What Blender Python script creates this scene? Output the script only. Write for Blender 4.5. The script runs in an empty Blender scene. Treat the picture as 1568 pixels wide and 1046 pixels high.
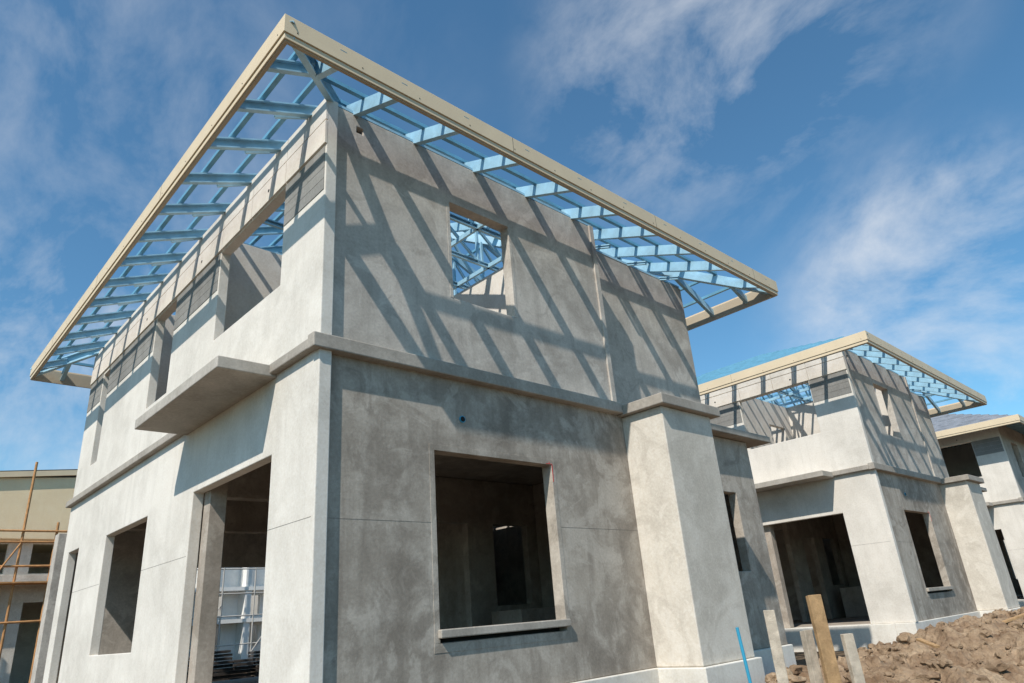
import bpy, bmesh, math, random
from mathutils import Vector, Matrix, noise
random.seed(7)
scene=bpy.context.scene
COL=bpy.context.collection
# ------------------------------------------------------------------ materials
def newmat(name):
    m=bpy.data.materials.new(name); m.use_nodes=True
    nt=m.node_tree; bs=nt.nodes['Principled BSDF']
    return m,nt,bs
def N(nt,t,**kw):
    n=nt.nodes.new(t)
    for k,v in kw.items(): setattr(n,k,v)
    return n
def noise_node(nt,vec,scale,detail=5,rough=.6,dist=0):
    n=N(nt,'ShaderNodeTexNoise'); n.inputs['Scale'].default_value=scale
    n.inputs['Detail'].default_value=detail; n.inputs['Roughness'].default_value=rough
    n.inputs['Distortion'].default_value=dist
    nt.links.new(vec,n.inputs['Vector']); return n.outputs['Fac']
def ramp(nt,fac,stops):
    r=N(nt,'ShaderNodeValToRGB'); e=r.color_ramp.elements
    while len(e)<len(stops): e.new(.5)
    for i,(p,c) in enumerate(stops):
        e[i].position=p; e[i].color=(c,c,c,1) if not hasattr(c,'__len__') else (*c,1)
    nt.links.new(fac,r.inputs[0]); return r.outputs[0]
def mix(nt,fac,a,b,mode='MIX'):
    m=N(nt,'ShaderNodeMix',data_type='RGBA',blend_type=mode)
    for s,v in ((m.inputs[0],fac),(m.inputs[6],a),(m.inputs[7],b)):
        if isinstance(v,(int,float)): s.default_value=v
        elif isinstance(v,tuple): s.default_value=(*v,1)
        else: nt.links.new(v,s)
    return m.outputs[2]
def scaled(nt,vec,s):
    m=N(nt,'ShaderNodeMapping'); m.inputs['Scale'].default_value=s
    nt.links.new(vec,m.inputs[0]); return m.outputs[0]
def concrete(name,base,dark,light,stain=.6,bump=.2,patch=True,lines=0,big=.9):
    m,nt,bs=newmat(name)
    pos=N(nt,'ShaderNodeNewGeometry').outputs['Position']
    n1=noise_node(nt,pos,big,6,.62,.6)
    n2=noise_node(nt,pos,3.3,8,.7,.3)
    n3=noise_node(nt,pos,38,5,.7)
    n4=noise_node(nt,scaled(nt,pos,(5,5,.45)),1.5,5,.6,.2)
    c=mix(nt,ramp(nt,n1,[(.36,0.),(.62,1.)]),dark,base)
    c=mix(nt,ramp(nt,n2,[(.45,0.),(.72,stain)]),c,light)
    c=mix(nt,ramp(nt,n4,[(.5,0.),(.7,.8*stain)]),c,dark)
    if patch:
        n5=noise_node(nt,pos,1.4,5,.6,1.8)
        c=mix(nt,ramp(nt,n5,[(.56,0.),(.61,.4)]),c,light)
        n6=noise_node(nt,pos,2.1,6,.65,1.3)
        c=mix(nt,ramp(nt,n6,[(.54,0.),(.63,.6)]),c,dark)
    c=mix(nt,.22,c,ramp(nt,n3,[(.3,.2),(.7,.8)]),'OVERLAY')
    n7=noise_node(nt,pos,75,2,.5)
    c=mix(nt,ramp(nt,n7,[(.69,0.),(.73,.5)]),c,dark)
    nt.links.new(c,bs.inputs['Base Color'])
    bs.inputs['Roughness'].default_value=.92
    bs.inputs['Specular IOR Level'].default_value=.2
    b=N(nt,'ShaderNodeBump'); b.inputs['Strength'].default_value=bump; b.inputs['Distance'].default_value=.01
    mm=N(nt,'ShaderNodeMath',operation='MULTIPLY_ADD'); mm.inputs[1].default_value=1.2
    nt.links.new(n2,mm.inputs[0]); nt.links.new(n3,mm.inputs[2])
    h=mm.outputs[0]
    if lines:
        s=N(nt,'ShaderNodeSeparateXYZ'); nt.links.new(pos,s.inputs[0])
        f=N(nt,'ShaderNodeMath',operation='FRACT'); d=N(nt,'ShaderNodeMath',operation='MULTIPLY'); d.inputs[1].default_value=lines
        nt.links.new(s.outputs[2],d.inputs[0]); nt.links.new(d.outputs[0],f.inputs[0])
        g=N(nt,'ShaderNodeMath',operation='GREATER_THAN'); g.inputs[1].default_value=.06; nt.links.new(f.outputs[0],g.inputs[0])
        ad=N(nt,'ShaderNodeMath',operation='MULTIPLY_ADD'); ad.inputs[1].default_value=.6
        nt.links.new(g.outputs[0],ad.inputs[0]); nt.links.new(h,ad.inputs[2]); h=ad.outputs[0]
    nt.links.new(h,b.inputs['Height']); nt.links.new(b.outputs[0],bs.inputs['Normal'])
    return m
def simple(name,col,rough=.6,metal=0,var=.25,scale=6,spec=.3,bump=0):
    m,nt,bs=newmat(name)
    pos=N(nt,'ShaderNodeNewGeometry').outputs['Position']
    n=noise_node(nt,pos,scale,6,.65,.3)
    d=tuple(x*(1-var) for x in col); l=tuple(min(1,x*(1+var*.6)) for x in col)
    nt.links.new(mix(nt,ramp(nt,n,[(.3,0.),(.7,1.)]),d,l),bs.inputs['Base Color'])
    bs.inputs['Roughness'].default_value=rough; bs.inputs['Metallic'].default_value=metal
    bs.inputs['Specular IOR Level'].default_value=spec
    if bump:
        b=N(nt,'ShaderNodeBump'); b.inputs['Strength'].default_value=bump; b.inputs['Distance'].default_value=.01
        nt.links.new(noise_node(nt,pos,scale*8,5,.7),b.inputs['Height']); nt.links.new(b.outputs[0],bs.inputs['Normal'])
    return m
M_grey=concrete('grey_render',(.52,.465,.405),(.34,.30,.26),(.64,.585,.515))
M_grey2=concrete('brown_grey_render',(.41,.355,.295),(.23,.195,.16),(.55,.49,.42),stain=.75,big=.7)
M_white=concrete('pale_skim_coat',(.72,.66,.585),(.58,.53,.465),(.79,.735,.66),stain=.6,bump=.14,patch=False,lines=5)
M_trim=concrete('trim_concrete',(.40,.355,.305),(.29,.255,.215),(.51,.46,.395),patch=False)
M_pillar=concrete('pillar_render',(.64,.575,.49),(.5,.445,.375),(.74,.675,.59))
M_panel=concrete('fibre_cement_panel',(.27,.26,.24),(.2,.19,.175),(.34,.325,.305),patch=False,bump=.15)
M_plinth=concrete('plinth_paint',(.72,.67,.59),(.56,.52,.46),(.78,.74,.68),patch=False)
M_slab=concrete('slab_concrete',(.45,.405,.35),(.34,.305,.26),(.55,.5,.44),patch=False)
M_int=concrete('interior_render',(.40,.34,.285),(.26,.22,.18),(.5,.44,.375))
M_fascia=simple('fascia_cream',(.70,.555,.375),.55,0,.06,2.5)
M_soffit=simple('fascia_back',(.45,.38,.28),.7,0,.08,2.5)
M_blue=simple('blue_painted_steel',(.34,.55,.67),.4,.1,.2,5,.5)
M_bluer=simple('blue_batten_steel',(.16,.38,.52),.4,.15,.2,5,.5)
M_bluep=simple('blue_pvc',(.05,.33,.5),.35,0,.1)
M_dark=simple('dark_shade_and_fixings',(.02,.02,.02),.9)  # near-black: painted shade for holes and sill slot, also fixings and seams
M_joint=simple('dark_grey_joint',(.24,.21,.18),.9)  # dark grey of the thin strips that draw the board joints
M_red=simple('red_paint',(.6,.04,.03),.6)
M_wood=simple('weathered_timber',(.5,.42,.33),.85,0,.35,14,.2,.4)
M_woodb=simple('brown_timber',(.42,.26,.13),.8,0,.35,14,.2,.4)
M_beige=concrete('beige_siding',(.84,.66,.42),(.78,.6,.38),(.86,.70,.48),patch=False,lines=4)
M_wwall=simple('white_paint_wall',(.8,.78,.74),.8,0,.08)
M_steelw=simple('pale_scaffold',(.45,.42,.38),.6,0,.1)
M_rust=simple('rusty_scaffold',(.5,.25,.1),.75,0,.35,9)
M_tilestk=simple('stacked_tiles',(.07,.06,.055),.8,0,.5,8)
M_tile,nt,bs=newmat('grey_roof_tiles')
pos=N(nt,'ShaderNodeNewGeometry').outputs['Position']
nt.links.new(ramp(nt,noise_node(nt,pos,4,4),[(.3,(.16,.17,.19)),(.7,(.28,.29,.32))]),bs.inputs['Base Color']); bs.inputs['Roughness'].default_value=.6
M_soil,nt,bs=newmat('excavated_soil')
pos=N(nt,'ShaderNodeNewGeometry').outputs['Position']
n1=noise_node(nt,pos,2.2,8,.7,.4); n2=noise_node(nt,pos,22,8,.75)
c=mix(nt,ramp(nt,n1,[(.35,0.),(.65,1.)]),(.20,.125,.075),(.42,.30,.195))
c=mix(nt,.5,c,ramp(nt,n2,[(.3,.2),(.7,.8)]),'OVERLAY')
nt.links.new(c,bs.inputs['Base Color']); bs.inputs['Roughness'].default_value=.95; bs.inputs['Specular IOR Level'].default_value=.15
b=N(nt,'ShaderNodeBump'); b.inputs['Strength'].default_value=1.; b.inputs['Distance'].default_value=.03
nt.links.new(n2,b.inputs['Height']); nt.links.new(b.outputs[0],bs.inputs['Normal'])
M_ground=simple('bare_ground',(.12,.085,.055),.95,0,.35,1.2,.1,.6)

# ------------------------------------------------------------------ mesh builder
class MB:
    def __init__(s): s.v=[]; s.f=[]
    def box(s,x0,x1,y0,y1,z0,z1):
        i=len(s.v)
        s.v+=[(x0,y0,z0),(x1,y0,z0),(x1,y1,z0),(x0,y1,z0),(x0,y0,z1),(x1,y0,z1),(x1,y1,z1),(x0,y1,z1)]
        s.f+=[tuple(i+k for k in q) for q in ((0,3,2,1),(4,5,6,7),(0,1,5,4),(1,2,6,5),(2,3,7,6),(3,0,4,7))]
    def prism(s,p0,p1,prof,side=None):
        p0=Vector(p0);p1=Vector(p1); d=(p1-p0).normalized()
        u=Vector(side) if side else (d.cross(Vector((0,0,1))) if abs(d.z)<.95 else Vector((1,0,0)))
        u=(u-d*u.dot(d)).normalized(); w=u.cross(d).normalized()
        i=len(s.v); n=len(prof)
        for p in (p0,p1):
            for a,b in prof: s.v.append(tuple(p+u*a+w*b))
        for k in range(n):
            s.f.append((i+k,i+(k+1)%n,i+n+(k+1)%n,i+n+k))
        s.f.append(tuple(i+k for k in reversed(range(n)))); s.f.append(tuple(i+n+k for k in range(n)))
    def chan(s,p0,p1,w=.06,h=.135,t=.006):
        s.prism(p0,p1,[(0,0),(w,0),(w,t*2.5),(w-t,t*2.5),(w-t,t),(t,t),(t,h-t),(w-t,h-t),(w-t,h-t*2.5),(w,h-t*2.5),(w,h),(0,h)])
    def rod(s,p0,p1,r=.02,n=8):
        s.prism(p0,p1,[(r*math.cos(2*math.pi*k/n),r*math.sin(2*math.pi*k/n)) for k in range(n)])
    def wall(s,axis,t0,t1,a0,a1,z0,z1,ops=()):
        A=sorted(set([a0,a1]+[o[0] for o in ops]+[o[1] for o in ops])); Z=sorted(set([z0,z1]+[o[2] for o in ops]+[o[3] for o in ops]))
        A=[q for q in A if a0<=q<=a1]; Z=[q for q in Z if z0<=q<=z1]
        def solid(i,k):
            if i<0 or k<0 or i>=len(A)-1 or k>=len(Z)-1: return False
            ac=(A[i]+A[i+1])/2; zc=(Z[k]+Z[k+1])/2
            return not any(o[0]<ac<o[1] and o[2]<zc<o[3] for o in ops)
        P=(lambda a,t,z:(a,t,z)) if axis=='y' else (lambda a,t,z:(t,a,z))
        def quad(*pts):
            i=len(s.v); s.v+=pts; s.f.append((i,i+1,i+2,i+3))
        for i in range(len(A)-1):
            for k in range(len(Z)-1):
                if not solid(i,k): continue
                l,r,b,t=A[i],A[i+1],Z[k],Z[k+1]
                quad(P(l,t0,b),P(r,t0,b),P(r,t0,t),P(l,t0,t)); quad(P(r,t1,b),P(l,t1,b),P(l,t1,t),P(r,t1,t))
                if not solid(i-1,k): quad(P(l,t1,b),P(l,t0,b),P(l,t0,t),P(l,t1,t))
                if not solid(i+1,k): quad(P(r,t0,b),P(r,t1,b),P(r,t1,t),P(r,t0,t))
                if not solid(i,k-1): quad(P(l,t1,b),P(r,t1,b),P(r,t0,b),P(l,t0,b))
                if not solid(i,k+1): quad(P(l,t0,t),P(r,t0,t),P(r,t1,t),P(l,t1,t))
    def mesh(s,name,mat,merge=True):
        me=bpy.data.meshes.new(name); me.from_pydata(s.v,[],s.f)
        bm=bmesh.new(); bm.from_mesh(me)
        if merge: bmesh.ops.remove_doubles(bm,verts=bm.verts,dist=.0005)
        bmesh.ops.recalc_face_normals(bm,faces=bm.faces); bm.to_mesh(me); bm.free()
        me.materials.append(mat); return me
def obj(name,me,parent=None,bevel=0,loc=(0,0,0)):
    o=bpy.data.objects.new(name,me); COL.objects.link(o); o.parent=parent; o.location=loc
    if bevel:
        b=o.modifiers.new('bevel','BEVEL'); b.width=bevel; b.segments=2; b.limit_method='ANGLE'; b.angle_limit=math.radians(50)
    return o
def empty(name,loc=(0,0,0)):
    e=bpy.data.objects.new(name,None); COL.objects.link(e); e.location=loc; return e

# ------------------------------------------------------------------ house parts
L=7.75; BASE=-.56; TOP=4.62
parts=[]
m=MB(); m.wall('x',-.026,.083,-.05,L,BASE,TOP,[(.75,2.33,3.0,4.08),(3.73,4.5,2.82,4.08),(6.62,6.98,2.6,4.05),(.72,2.47,BASE,1.41),(3.86,5.5,-.02,1.39),(6.85,7.45,BASE,1.4)])
parts.append(('side_wall',m.mesh('side_wall',M_white),.008))
m=MB(); m.wall('y',0,.13,.083,3.76,2.15,TOP,[(1.41,2.24,2.96,4.07),(.31,.38,4.42,4.49)])
m.wall('x',3.66,3.76,.13,.37,2.2,TOP)
m.wall('y',.37,.49,3.66,6.33,2.2,TOP)
parts.append(('front_upper_wall',m.mesh('front_upper_wall',M_grey),.008))
m=MB(); m.wall('y',0,.13,.083,3.86,BASE,2.149,[(1.11,2.57,-.13,1.41)])
m.wall('y',.005,.13,4.86,6.72,BASE,2.1,[(5.8,6.15,.35,1.35)])
parts.append(('front_lower_wall',m.mesh('front_lower_wall',M_grey2),.008))
m=MB()
m.wall('x',6.22,6.33,.49,L-.11,2.1,TOP,[(.8,1.6,3,4.08),(3.5,4.6,3,4.08)])
m.wall('x',6.6,6.72,.13,L-.11,BASE,2.1,[(1,2.2,0,1.4)])
m.wall('y',L-.11,L,.083,6.72,BASE,2.12,[(1.5,3.45,BASE,1.2)])
m.wall('y',L-.11,L,.083,6.33,2.12,TOP,[(1,2.2,3,4.08),(4,5.2,3,4.08)])
m.box(-.026,.35,8.3,8.55,BASE,1.8)
parts.append(('rear_and_far_walls',m.mesh('rear_walls',M_grey),.008))
m=MB(); m.box(3.86,4.86,-.55,.36,BASE,2.08); parts.append(('pillar',m.mesh('pillar',M_pillar),.012))
m=MB(); m.box(3.78,4.98,-.63,.365,2.082,2.2); m.box(4.985,7.15,-.16,.366,2.11,2.2)
parts.append(('pillar_cap_and_canopy',m.mesh('pillar_cap',M_trim),.01))
m=MB()
m.box(-.10,3.775,-.09,.02,2.1,2.225)
m.box(-.095,-.01,.021,L+.06,2.11,2.2)
parts.append(('string_course',m.mesh('string_course',M_trim),.01))
m=MB(); m.box(1.09,2.59,-.045,.13,-.095,-.03)
parts.append(('window_sill',m.mesh('window_sill',M_trim),.008))
m=MB()
for (x0,x1,z0,z1) in ((1.41,2.24,2.96,4.07),):
    w=.04;t=.003
    m.box(x0-w,x0-.001,-t,.01,z0,z1+w); m.box(x1+.001,x1+w,-t,.01,z0,z1+w); m.box(x0,x1,-t,.01,z1+.001,z1+w)
m.box(3.70,3.772,-.022,.05,2.24,TOP+.004)
parts.append(('render_bands',m.mesh('render_bands',M_grey),.0015))
m=MB()
for (x0,x1,z0,z1) in ((1.11,2.57,-.13,1.41),):
    w=.055;t=.003
    m.box(x0-w,x0-.001,-t,.01,z0,z1+w); m.box(x1+.001,x1+w,-t,.01,z0,z1+w); m.box(x0,x1,-t,.01,z1+.001,z1+w)
m.box(1.05,2.63,-.003,.01,-.2,-.132)
parts.append(('lower_render_bands',m.mesh('lower_bands',M_grey2),.0015))
m=MB(); m.box(-.54,-.02,.70,2.85,2.085,2.19); parts.append(('porch_canopy',m.mesh('porch_canopy',M_slab),.008))
m=MB()
def seg(y0,y1,z0,z1,x0,step):
    y=y0
    while y<y1-.05:
        e=min(y+step,y1); m.box(x0,-.02,y,e-.009,z0,z1); y=e
seg(-.052,L,4.1,4.352,-.046,.78); seg(-.052,L,4.368,4.625,-.042,.78)
parts.append(('frieze_boards',m.mesh('frieze_boards',M_white),.003))
m=MB()
for y0,y1 in ((-.03,.735),(2.35,3.715),(4.52,6.6),(7.0,L-.01)):
    for k in range(4):
        m.box(-.032,-.02,y0,y1,3.62+k*.116,3.62+k*.116+.112)
parts.append(('siding_panels',m.mesh('siding_panels',M_panel),.001))
m=MB(); m.box(-.07,3.83,-.04,.3,-1.3,BASE-.002); m.box(3.81,4.91,-.6,.3,-1.3,BASE-.003); m.box(4.912,6.76,-.04,.3,-1.3,BASE-.002); m.box(-.07,.3,.301,L+.04,-1.3,BASE-.002)
parts.append(('plinth',m.mesh('plinth',M_plinth),.01))
m=MB()
m.box(.10,1.055,-.0012,.003,.795,.798); m.box(2.63,3.85,-.0012,.003,.80,.803); 
m.box(-.0275,-.02,2.5,3.855,.80,.803); m.box(-.0275,-.02,.0,.715,.80,.803); m.box(-.0275,-.02,5.51,6.84,.80,.803)
parts.append(('board_joints',m.mesh('board_joints',M_joint),0))
m=MB()
m.box(.084,6.59,.131,L-.112,BASE-.15,BASE-.004)
m.box(.084,6.2,.131,L-.112,2.0,2.1)
m.wall('y',3.2,3.32,2.75,6.59,BASE,1.99,[(3.45,4.1,BASE,1.35),(4.6,5.3,.2,1.35)])
m.wall('x',4.3,4.4,3.33,L-.12,BASE,1.99,[(1.2,2.1,BASE,1.35)])
m.wall('x',5.5,5.6,.5,3.19,BASE,1.99,[(1.6,2.4,BASE,1.35)])
m.box(4.2,5.0,2.3,2.9,BASE,.12)
m.box(.085,.25,2.3,2.46,BASE,1.99); m.box(.086,.3,.45,.715,BASE,1.99)
m.box(.085,6.5,3.325,3.5,1.55,1.99); m.box(.085,6.5,5.6,5.8,1.5,1.99)
parts.append(('ground_floor_interior',m.mesh('ground_interior',M_int),.006))
m=MB()
m.wall('x',3.5,3.6,.131,5.4,2.1,TOP-.02,[(3.4,4.2,2.1,4.0)])
m.wall('y',2.85,2.95,.084,3.499,2.1,TOP-.02,[(2.3,3.1,2.1,4.0)])
m.wall('y',5.4,5.5,.084,6.2,2.1,TOP-.02,[(1.3,2.1,2.1,4.0)])
parts.append(('upper_partitions',m.mesh('upper_partitions',M_white),.006))
m=MB() 
prof=[(.032*math.cos(k*math.pi/8),.032*math.sin(k*math.pi/8)) for k in range(16)]
m.prism((1.44,.03,1.73),(1.44,-.012,1.73),prof)
parts.append(('pipe_stub',m.mesh('pipe_stub',M_bluep),0))
m=MB(); m.prism((1.44,0,1.73),(1.44,-.0135,1.73),[(a*.8,b*.8) for a,b in prof]); m.box(.315,.375,.06,.07,4.42,4.49); m.box(1.112,2.568,.09,.12,-.128,-.096)
for yy in (1.1,2.9,4.9): m.prism((-.0,yy,4.22),(-.048,yy,4.22),[(a*.55,b*.55) for a,b in prof])
parts.append(('painted_hole_shade',m.mesh('painted_hole_shade',M_dark),0))  # near-black discs and strips, shade of the openings put in as colour
m=MB(); m.box(2.578,2.583,-.0065,-.002,1.24,1.42); m.box(2.50,2.58,-.0065,-.002,1.415,1.42); m.box(2.54,2.544,-.0065,-.002,1.415,1.44)
parts.append(('setting_out_mark',m.mesh('mark',M_red),0))
# ------------------------------------------------------------------ roof
OV=.78; W=6.33+2*OV-.02; LR=L+2*OV-.2; Z0=4.28; PT=.42
def rz(u,v): return Z0+PT*min(u,W-u,v,LR-v)
m=MB()
def RP(u,v,dz=0): return (u-OV,v-OV,rz(u,v)+dz)
us=[.45,1.05]+[1.75+.8*k for k in range(7)]+[W-.35]
us=[u for u in us if .3<u<W-.3]
for u in us:
    k=min(u,W-u,LR/2)
    m.chan(RP(u,.02),RP(u,k)); m.chan(RP(u,LR-.02),RP(u,LR-k))
vs=[.45,1.05]+[1.7+.7*k for k in range(11)]+[LR-.4]
vs=[v for v in vs if .3<v<LR-.3]
for v in vs:
    k=min(v,LR-v,W/2)
    m.chan(RP(.02,v),RP(k,v),.05,.11); m.chan(RP(W-.02,v),RP(W-k,v),.05,.11)
h=W/2
for a,b in (((.02,.02),(h,h)),((W-.02,.02),(h,h)),((.02,LR-.02),(h,LR-h)),((W-.02,LR-.02),(h,LR-h))):
    m.chan(RP(*a,-.01),RP(*b,-.01),.06,.15); 
m.chan(RP(h,h),RP(h,LR-h),.06,.15)
parts.append(('roof_rafters',m.mesh('roof_rafters',M_blue,False),0))
m=MB(); zc=4.655
for v in vs:
    if v<1.2 or v>LR-1.2: continue
    y=v-OV; m.chan((-.05,y+.05,zc),(W-2*OV+.05,y+.05,zc),.04,.07)
    u=OV+.35; prev=None
    while u<W-OV-.2:
        z=rz(u,v); 
        if z-zc>.12:
            m.chan((u-OV,y+.05,zc+.03),(u-OV,y+.05,z+.02),.035,.035)
            if prev is not None:
                if u<h: m.chan((prev-OV,y+.06,zc+.05),(u-OV,y+.06,z),.035,.035)
                else: m.chan((prev-OV,y+.06,rz(prev,v)),(u-OV,y+.06,zc+.05),.035,.035)
            prev=u
        u+=.72
for v in vs:
    y=v-OV
    if -.1<y<L+.1:
        for sgn,xw in ((-1,-.03),(1,6.335)):
            m.chan((xw,y+.03,4.61),(xw+sgn*.33,y+.03,4.45),.025,.03)
            m.chan((xw,y+.03,4.60),(xw+sgn*.16,y+.03,4.60),.025,.03)
for u in us:
    x=u-OV
    if x<-.1 or x>6.3: continue
    yw=-.0 if x<3.7 else .37
    m.chan((x+.05,yw+.35,zc+.09),(x+.05,yw-.30,4.5),.035,.05)
    m.chan((x+.05,.5,zc),(x+.05,min(2.6,x if x<3 else 6.3-x)+.5,zc),.035,.06)
    m.chan((x+.05,yw+.35,zc),(x+.05,yw+.05,4.62),.03,.04)
m.chan((.0,.06,4.625),(3.76,.06,4.625),.06,.03); m.chan((3.7,.43,4.625),(6.3,.43,4.625),.06,.03)
m.chan((.05,.1,4.63),(.05,L,4.63),.06,.025)
parts.append(('roof_trusses',m.mesh('roof_trusses',M_blue,False),0))
m=MB(); off=.26
while off<W/2-.05:
    z=Z0+PT*off+.143; a0,a1,b0,b1=off-OV,W-off-OV,off-OV,LR-off-OV
    t=.022;hh=.04
    sq=[(-t,0),(t,0),(t,hh),(-t,hh)]
    m.prism((a0,b0,z),(a1,b0,z),sq); m.prism((a0,b1,z),(a1,b1,z),sq)
    m.prism((a0,b0,z),(a0,b1,z),sq); m.prism((a1,b0,z),(a1,b1,z),sq)
    off+=.335
parts.append(('roof_battens',m.mesh('roof_battens',M_bluer,False),0))
def ring(m,o0,o1,z0,z1):
    outer=[(-OV-o0,-OV-o0),(W-OV+o0,-OV-o0),(W-OV+o0,LR-OV+o0),(-OV-o0,LR-OV+o0)]
    inner=[(-OV-o1,-OV-o1),(W-OV+o1,-OV-o1),(W-OV+o1,LR-OV+o1),(-OV-o1,LR-OV+o1)]
    for k in range(4):
        j=(k+1)%4; i=len(m.v)
        m.v+=[(*outer[k],z0),(*outer[j],z0),(*outer[j],z1),(*outer[k],z1),(*inner[k],z0),(*inner[j],z0),(*inner[j],z1),(*inner[k],z1)]
        m.f+=[(i,i+1,i+2,i+3),(i+5,i+4,i+7,i+6),(i+4,i+5,i+1,i),(i+3,i+2,i+6,i+7)]
m=MB(); ring(m,.03,.006,4.30,4.475)
ring(m,.018,.0055,4.245,4.298)
parts.append(('fascia_board',m.mesh('fascia_board',M_fascia),.003))
m=MB(); ring(m,.005,-.025,4.235,4.44)
parts.append(('fascia_backing',m.mesh('fascia_backing',M_soffit),0))
m=MB()
for k in range(28):
    x=-.7+k*.29; y=-.7+k*.33
    if k%2==0:
        m.rod((x,-OV-.025,4.34),(x,-OV-.0325,4.34),.006,6); m.rod((-OV-.025,y,4.34),(-OV-.0325,y,4.34),.006,6)
for s_ in (1.6,4.0,6.4): m.box(s_,s_+.003,-OV-.0312,-OV-.029,4.302,4.472); m.box(-OV-.0312,-OV-.029,s_+.4,s_+.403,4.302,4.472)
parts.append(('fascia_fixings',m.mesh('fascia_fixings',M_dark),0))
m=MB(); m.box(6.35,W-OV-.03,1.2,LR-OV-.04,4.37,4.385)
parts.append(('soffit_board',m.mesh('soffit_board',M_soffit),0))

def tiled_roof():
    m=MB(); d=.16
    def q(*p): 
        i=len(m.v); m.v+=[(a-OV,b-OV,c+d) for a,b,c in p]; m.f.append(tuple(range(i,i+len(p))))
    n=14
    for k in range(n):
        o0=h*k/n; o1=h*(k+1)/n; za=Z0+PT*o0+.03; zb=Z0+PT*o1
        A=[(o0,o0),(W-o0,o0),(W-o0,LR-o0),(o0,LR-o0)]; B=[(o1,o1),(W-o1,o1),(W-o1,LR-o1),(o1,LR-o1)]
        for i in range(4):
            j=(i+1)%4
            q((*A[i],za),(*A[j],za),(*B[j],zb),(*B[i],zb))
            q((*A[i],za-.03),(*A[j],za-.03),(*A[j],za),(*A[i],za))
    return m.mesh('tiled_roof',M_tile,False)
def house(x0,tiled=False):
    e=empty('unfinished_concrete_house',(x0,0,0))
    for n,me,bv in parts:
        if tiled and n in('roof_battens',): continue
        obj(n,me,e,bv)
    if tiled: obj('tiled_roof',tiled_roof(),e)
house(0); house(11.37); house(22.74,True); house(34.1,True)

# ------------------------------------------------------------------ ground and soil
G=-.98
m=MB(); m.v=[(-400,-400,G),(400,-400,G),(400,400,G),(-400,400,G)]; m.f=[(0,1,2,3)]
obj('ground',m.mesh('ground',M_ground))
def hgt(x,y):
    ex=min(1,max(0,(x-2.9)/1.5))*min(1,max(0,(24-x)/3)); ey=min(1,max(0,(y+6)/2.0))*min(1,max(0,(-.62-y)/.35))
    mask=(ex*ex*(3-2*ex))*(ey*ey*(3-2*ey))
    p=Vector((x,y,0))
    base=.25+.15*noise.noise(p*.8+Vector((3,1,0)))+min(.18,max(0,(x-4.5)*.05))
    c=noise.turbulence(p*3.2,4,False)*.12+abs(noise.noise(p*9))*.06+noise.noise(p*23)*.02
    return G-.06+mask*(base+c)
m=MB(); nx,ny=430,150
X=[2.8+ (i/nx)**1.5*21.5 for i in range(nx+1)]; Y=[-6.1+5.6*j/ny for j in range(ny+1)]
m.v=[(x,y,hgt(x,y)) for y in Y for x in X]
m.f=[(j*(nx+1)+i,j*(nx+1)+i+1,(j+1)*(nx+1)+i+1,(j+1)*(nx+1)+i) for j in range(ny) for i in range(nx)]
dp=obj('dirt_pile',m.mesh('dirt_pile',M_soil,False))
m=MB()
ico=bmesh.new(); bmesh.ops.create_icosphere(ico,subdivisions=2,radius=1); iv=[v.co.copy() for v in ico.verts]; iff=[tuple(v.index for v in f.verts) for f in ico.faces]; ico.free()
for k in range(3200):
    x=3.4+random.random()**1.3*12; y=-.75-random.random()*4.4
    r=.009+.07*random.random()**4
    z=hgt(x,y)+r*.2; i=len(m.v); s=random.random()*50; q=Vector((random.uniform(.7,1.3),random.uniform(.7,1.3),random.uniform(.5,.9)))
    for v in iv:
        d=1+.6*noise.noise(v*1.5+Vector((s,s,0)))+.35*noise.noise(v*4+Vector((s,s,0))); m.v.append((x+v.x*r*d*q.x,y+v.y*r*d*q.y,z+v.z*r*d*q.z))
    m.f+=[tuple(i+a for a in f) for f in iff]
obj('soil_clods',m.mesh('soil_clods',M_soil,False))
m=MB()
for (x,y,l,a) in ((9.6,-1.6,.5,.3),(10.3,-1.9,.35,1.2),(8.3,-2.2,.4,-.5),(6.6,-1.7,.3,.9)):
    z=hgt(x,y)+.05; dx,dy=math.cos(a)*l/2,math.sin(a)*l/2
    m.prism((x-dx,y-dy,z-.02),(x+dx,y+dy,z+.05),[(-.03,-.012),(.03,-.012),(.03,.012),(-.03,.012)])
obj('timber_offcuts',m.mesh('timber_offcuts',M_woodb),None,.002)

# ------------------------------------------------------------------ stakes
def stake(name,x,y,zt,w,t,mat,lean=(0,0),rot=0):
    bm=bmesh.new(); n=8; rings=[]
    for k in range(n+1):
        f=k/n; z=-1.3+(zt+1.3)*f
        c=[]
        for a,b in ((-1,-1),(1,-1),(1,1),(-1,1)):
            jx=noise.noise(Vector((a*3+x*9,b*3,z*5)))*.008
            zz=z+(.03*noise.noise(Vector((a*5+x*7,b*5,1))) if k==n else 0)
            c.append(bm.verts.new((a*w/2+jx+lean[0]*f,b*t/2+jx+lean[1]*f,zz)))
        rings.append(c)
    for k in range(n):
        for q in range(4):
            bm.faces.new((rings[k][q],rings[k][(q+1)%4],rings[k+1][(q+1)%4],rings[k+1][q]))
    bm.faces.new(rings[-1]); bm.faces.new(rings[0][::-1])
    bmesh.ops.recalc_face_normals(bm,faces=bm.faces)
    me=bpy.data.meshes.new(name); bm.to_mesh(me); bm.free(); me.materials.append(mat)
    o=obj(name,me,None,.003,(x,y,0)); o.rotation_euler=(0,0,rot); return o
stake('wooden_stake',2.27,-2.18,-.07,.085,.07,M_wood,(-.03,.0),.5)
stake('wooden_stake',2.49,-2.43,.0,.095,.04,M_woodb,(-.02,0),-.6)
stake('wooden_stake',2.50,-2.30,-.22,.07,.05,M_wood,(.0,0),-.4)
stake('wooden_stake',2.71,-2.50,-.26,.075,.04,M_wood,(-.02,0),-.6)
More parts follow.
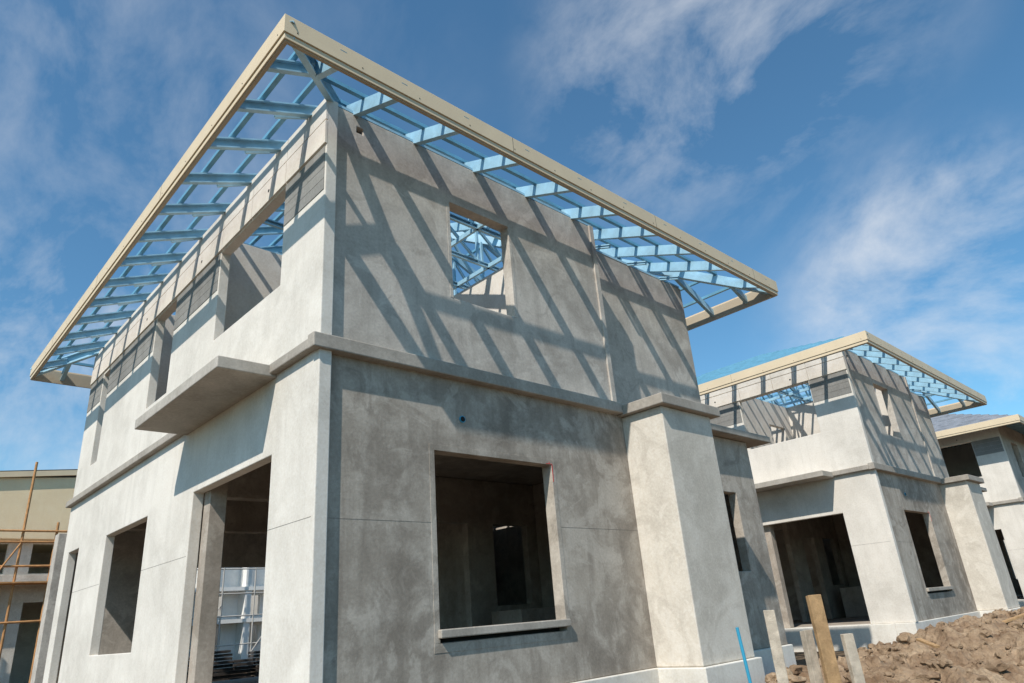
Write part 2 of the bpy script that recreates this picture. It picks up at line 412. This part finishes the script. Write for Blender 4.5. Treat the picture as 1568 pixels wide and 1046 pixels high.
m=MB(); m.rod((3.22,-1.42,-1.1),(3.15,-1.40,-.2),.014,12)
obj('blue_water_pipe',m.mesh('blue_water_pipe',M_bluep))

# ------------------------------------------------------------------ neighbour behind left
e=empty('beige_neighbour_house')
m=MB(); m.box(-6,4.2,20,28,3.25,4.45)
i=len(m.v); m.v+=[(-6,20,4.45),(4.2,20,4.45),(2.8,20,5.15)]; m.f.append((i,i+1,i+2))
obj('upper_cladding',m.mesh('upper_cladding',M_beige),e)
m=MB()
m.prism((-7,19.93,4.22),(2.9,19.93,5.30),[(-.04,-.07),(.04,-.07),(.04,.09),(-.04,.09)]); m.prism((2.9,19.93,5.30),(5,19.93,4.6),[(-.04,-.07),(.04,-.07),(.04,.09),(-.04,.09)])
obj('verge_board',m.mesh('verge_board',M_fascia),e)
m=MB(); m.v+=[(-7,19.9,4.33),(2.9,19.9,5.42),(2.9,28.5,5.42),(-7,28.5,4.33),(5.2,19.9,4.68),(5.2,28.5,4.68)]; i=0
m.f+=[(i,i+1,i+2,i+3),(i+1,i+4,i+5,i+2)]
obj('roof',m.mesh('nb_roof',M_tile,False),e)
m=MB(); m.box(-6.2,4.4,19.7,28,1.95,2.2); m.wall('y',20.3,20.5,-6,4.2,2.2,3.25,[(-5,-1.2,2.3,3.15),(-.6,1.0,2.3,3.15),(1.6,2.6,2.3,3.15)])
m.wall('y',20.2,20.4,-6,4.2,-1,1.95,[(-4,-1,-1,1.5),(-.3,.9,-1,1.4),(1.6,2.4,-1,1.5)]); m.box(3.9,4.2,20.6,28,-1,3.25); m.box(-6,4.1,23,23.2,-1,3.2)
obj('walls',m.mesh('nb_walls',M_pillar),e)
m=MB()
for x in (-3.2,-1.6,.0,1.1,1.9,2.8):
    m.rod((x,19.1,-1),(x+.03,19.1,5.3 if x==1.1 else 3.6),.035)
for z in (.9,1.9,2.35,3.0,3.3): m.rod((-4,19.05,z),(3.2,19.05,z+.05),.03)
for x in (-1.6,.0,1.9): m.rod((x,19.0,.9),(x+1.1,19.0,3.0),.022)
m.box(-4,3.2,18.9,19.5,1.93,1.97)
obj('bamboo_scaffold',m.mesh('bamboo_scaffold',M_rust))
e=empty('white_scaffolded_house')
m=MB(); m.wall('y',24,24.2,5.5,17,-1,5.2,[(6.6+k*1.5,7.3+k*1.5,z,z+.75) for k in range(6) for z in (-.2,.95,2.9)])
for z in (.68,1.85): m.box(5.4,17.1,23.3,23.998,z,z+.14)
for x in (7.9,9.4,10.9,12.4): m.box(x,x+.25,23.35,23.997,-1,5.2)
m.box(5.5,17,25.5,25.7,-1,5)
obj('walls',m.mesh('wh_walls',M_wwall),e)
m=MB()
for k in range(9):
    x=5.8+k*1.25; m.rod((x,22.9,-1),(x+.05,22.9,5.5),.03)
    if k%2: m.rod((x,22.88,-.4),(x+1.25,22.88,1.3),.02)
for z in (-.1,.9,1.7,2.6): m.rod((5.6,22.9,z),(16.8,22.9,z+.05),.025)
obj('scaffold',m.mesh('wh_scaffold',M_steelw),e)
m=MB()
for c in range(6):
    for k in range(17):
        x=1.6+c*.42+random.uniform(-.03,.03); z=-.98+k*.062
        if z>-.16-.07*((c*5)%3): continue
        m.box(x,x+.38,9.2+random.uniform(-.04,.04),9.6,z,z+.045)
obj('roof_tile_stack',m.mesh('roof_tile_stack',M_tilestk,False),None,.004)

# ------------------------------------------------------------------ camera
F=1047.
def camv(px,py): return Vector((px-784,-(py-523),-F))
upv=camv(576,-2050).normalized()
av=camv(1960,852); av=(av-upv*av.dot(upv)).normalized(); bv=upv.cross(av).normalized()
cd=bpy.data.cameras.new('camera'); cd.sensor_width=36; cd.lens=F/1568*36; cd.clip_start=.05; cd.clip_end=2000
co=bpy.data.objects.new('camera',cd); COL.objects.link(co)
Mx=Matrix((av,bv,upv)).to_4x4(); Mx.translation=Vector((-2.4484,-4.6784,0)); co.matrix_world=Mx
scene.camera=co
# ------------------------------------------------------------------ light
S=Vector((-2.85,-1.05,3.45)).normalized()
sd=bpy.data.lights.new('sun','SUN'); sd.energy=5.0; sd.angle=math.radians(.53); sd.color=(1,.95,.87)
so=bpy.data.objects.new('sun',sd); COL.objects.link(so); so.rotation_euler=S.to_track_quat('Z','Y').to_euler()
w=bpy.data.worlds.new('World'); scene.world=w; w.use_nodes=True; nt=w.node_tree
bg=nt.nodes['Background']; bg.inputs[1].default_value=.105
sk=N(nt,'ShaderNodeTexSky'); sk.sky_type='NISHITA'; sk.sun_disc=False
sk.sun_elevation=math.asin(S.z); sk.sun_rotation=math.atan2(S.x,S.y); sk.air_density=1.0; sk.dust_density=.4; sk.ozone_density=1.4
skc=mix(nt,1.,sk.outputs[0],(.84,1.34,1.46),'MULTIPLY')
tc=N(nt,'ShaderNodeTexCoord').outputs['Generated']
nrm=N(nt,'ShaderNodeVectorMath',operation='NORMALIZE'); nt.links.new(tc,nrm.inputs[0]); dv=nrm.outputs[0]
c1=noise_node(nt,scaled(nt,dv,(4.2,2.2,3.6)),1.7,9,.62,.25)
c2=noise_node(nt,dv,2.3,4,.55,.4)
f1=ramp(nt,c1,[(.43,0.),(.82,.9)])
tot=None
for d,a0,st in (((.685,.324,.653),.965,.75),((.73,.15,.66),.98,.4),((.93,.15,.33),.975,.75),((.083,.815,.573),.93,.4),((.953,.163,.255),.955,.8),((.125,.964,.234),.95,.8)):
    dp_=N(nt,'ShaderNodeVectorMath',operation='DOT_PRODUCT'); dp_.inputs[1].default_value=Vector(d).normalized(); nt.links.new(dv,dp_.inputs[0])
    mr=N(nt,'ShaderNodeMapRange',interpolation_type='SMOOTHSTEP'); mr.inputs[1].default_value=a0; mr.inputs[2].default_value=1.; mr.inputs[3].default_value=0; mr.inputs[4].default_value=st
    nt.links.new(dp_.outputs['Value'],mr.inputs[0])
    if tot is None: tot=mr.outputs[0]
    else:
        ad=N(nt,'ShaderNodeMath',operation='ADD'); nt.links.new(tot,ad.inputs[0]); nt.links.new(mr.outputs[0],ad.inputs[1]); tot=ad.outputs[0]
bs_=N(nt,'ShaderNodeMath',operation='MULTIPLY_ADD',use_clamp=True); nt.links.new(ramp(nt,c2,[(.5,0.),(.85,.2)]),bs_.inputs[0]); bs_.inputs[1].default_value=1.; nt.links.new(tot,bs_.inputs[2])
fm=N(nt,'ShaderNodeMath',operation='MULTIPLY'); nt.links.new(f1,fm.inputs[0]); nt.links.new(bs_.outputs[0],fm.inputs[1])
nt.links.new(mix(nt,fm.outputs[0],skc,(8.2,8.4,8.7)),bg.inputs[0])
scene.view_settings.view_transform='Standard'; scene.view_settings.look='None'; scene.view_settings.exposure=0
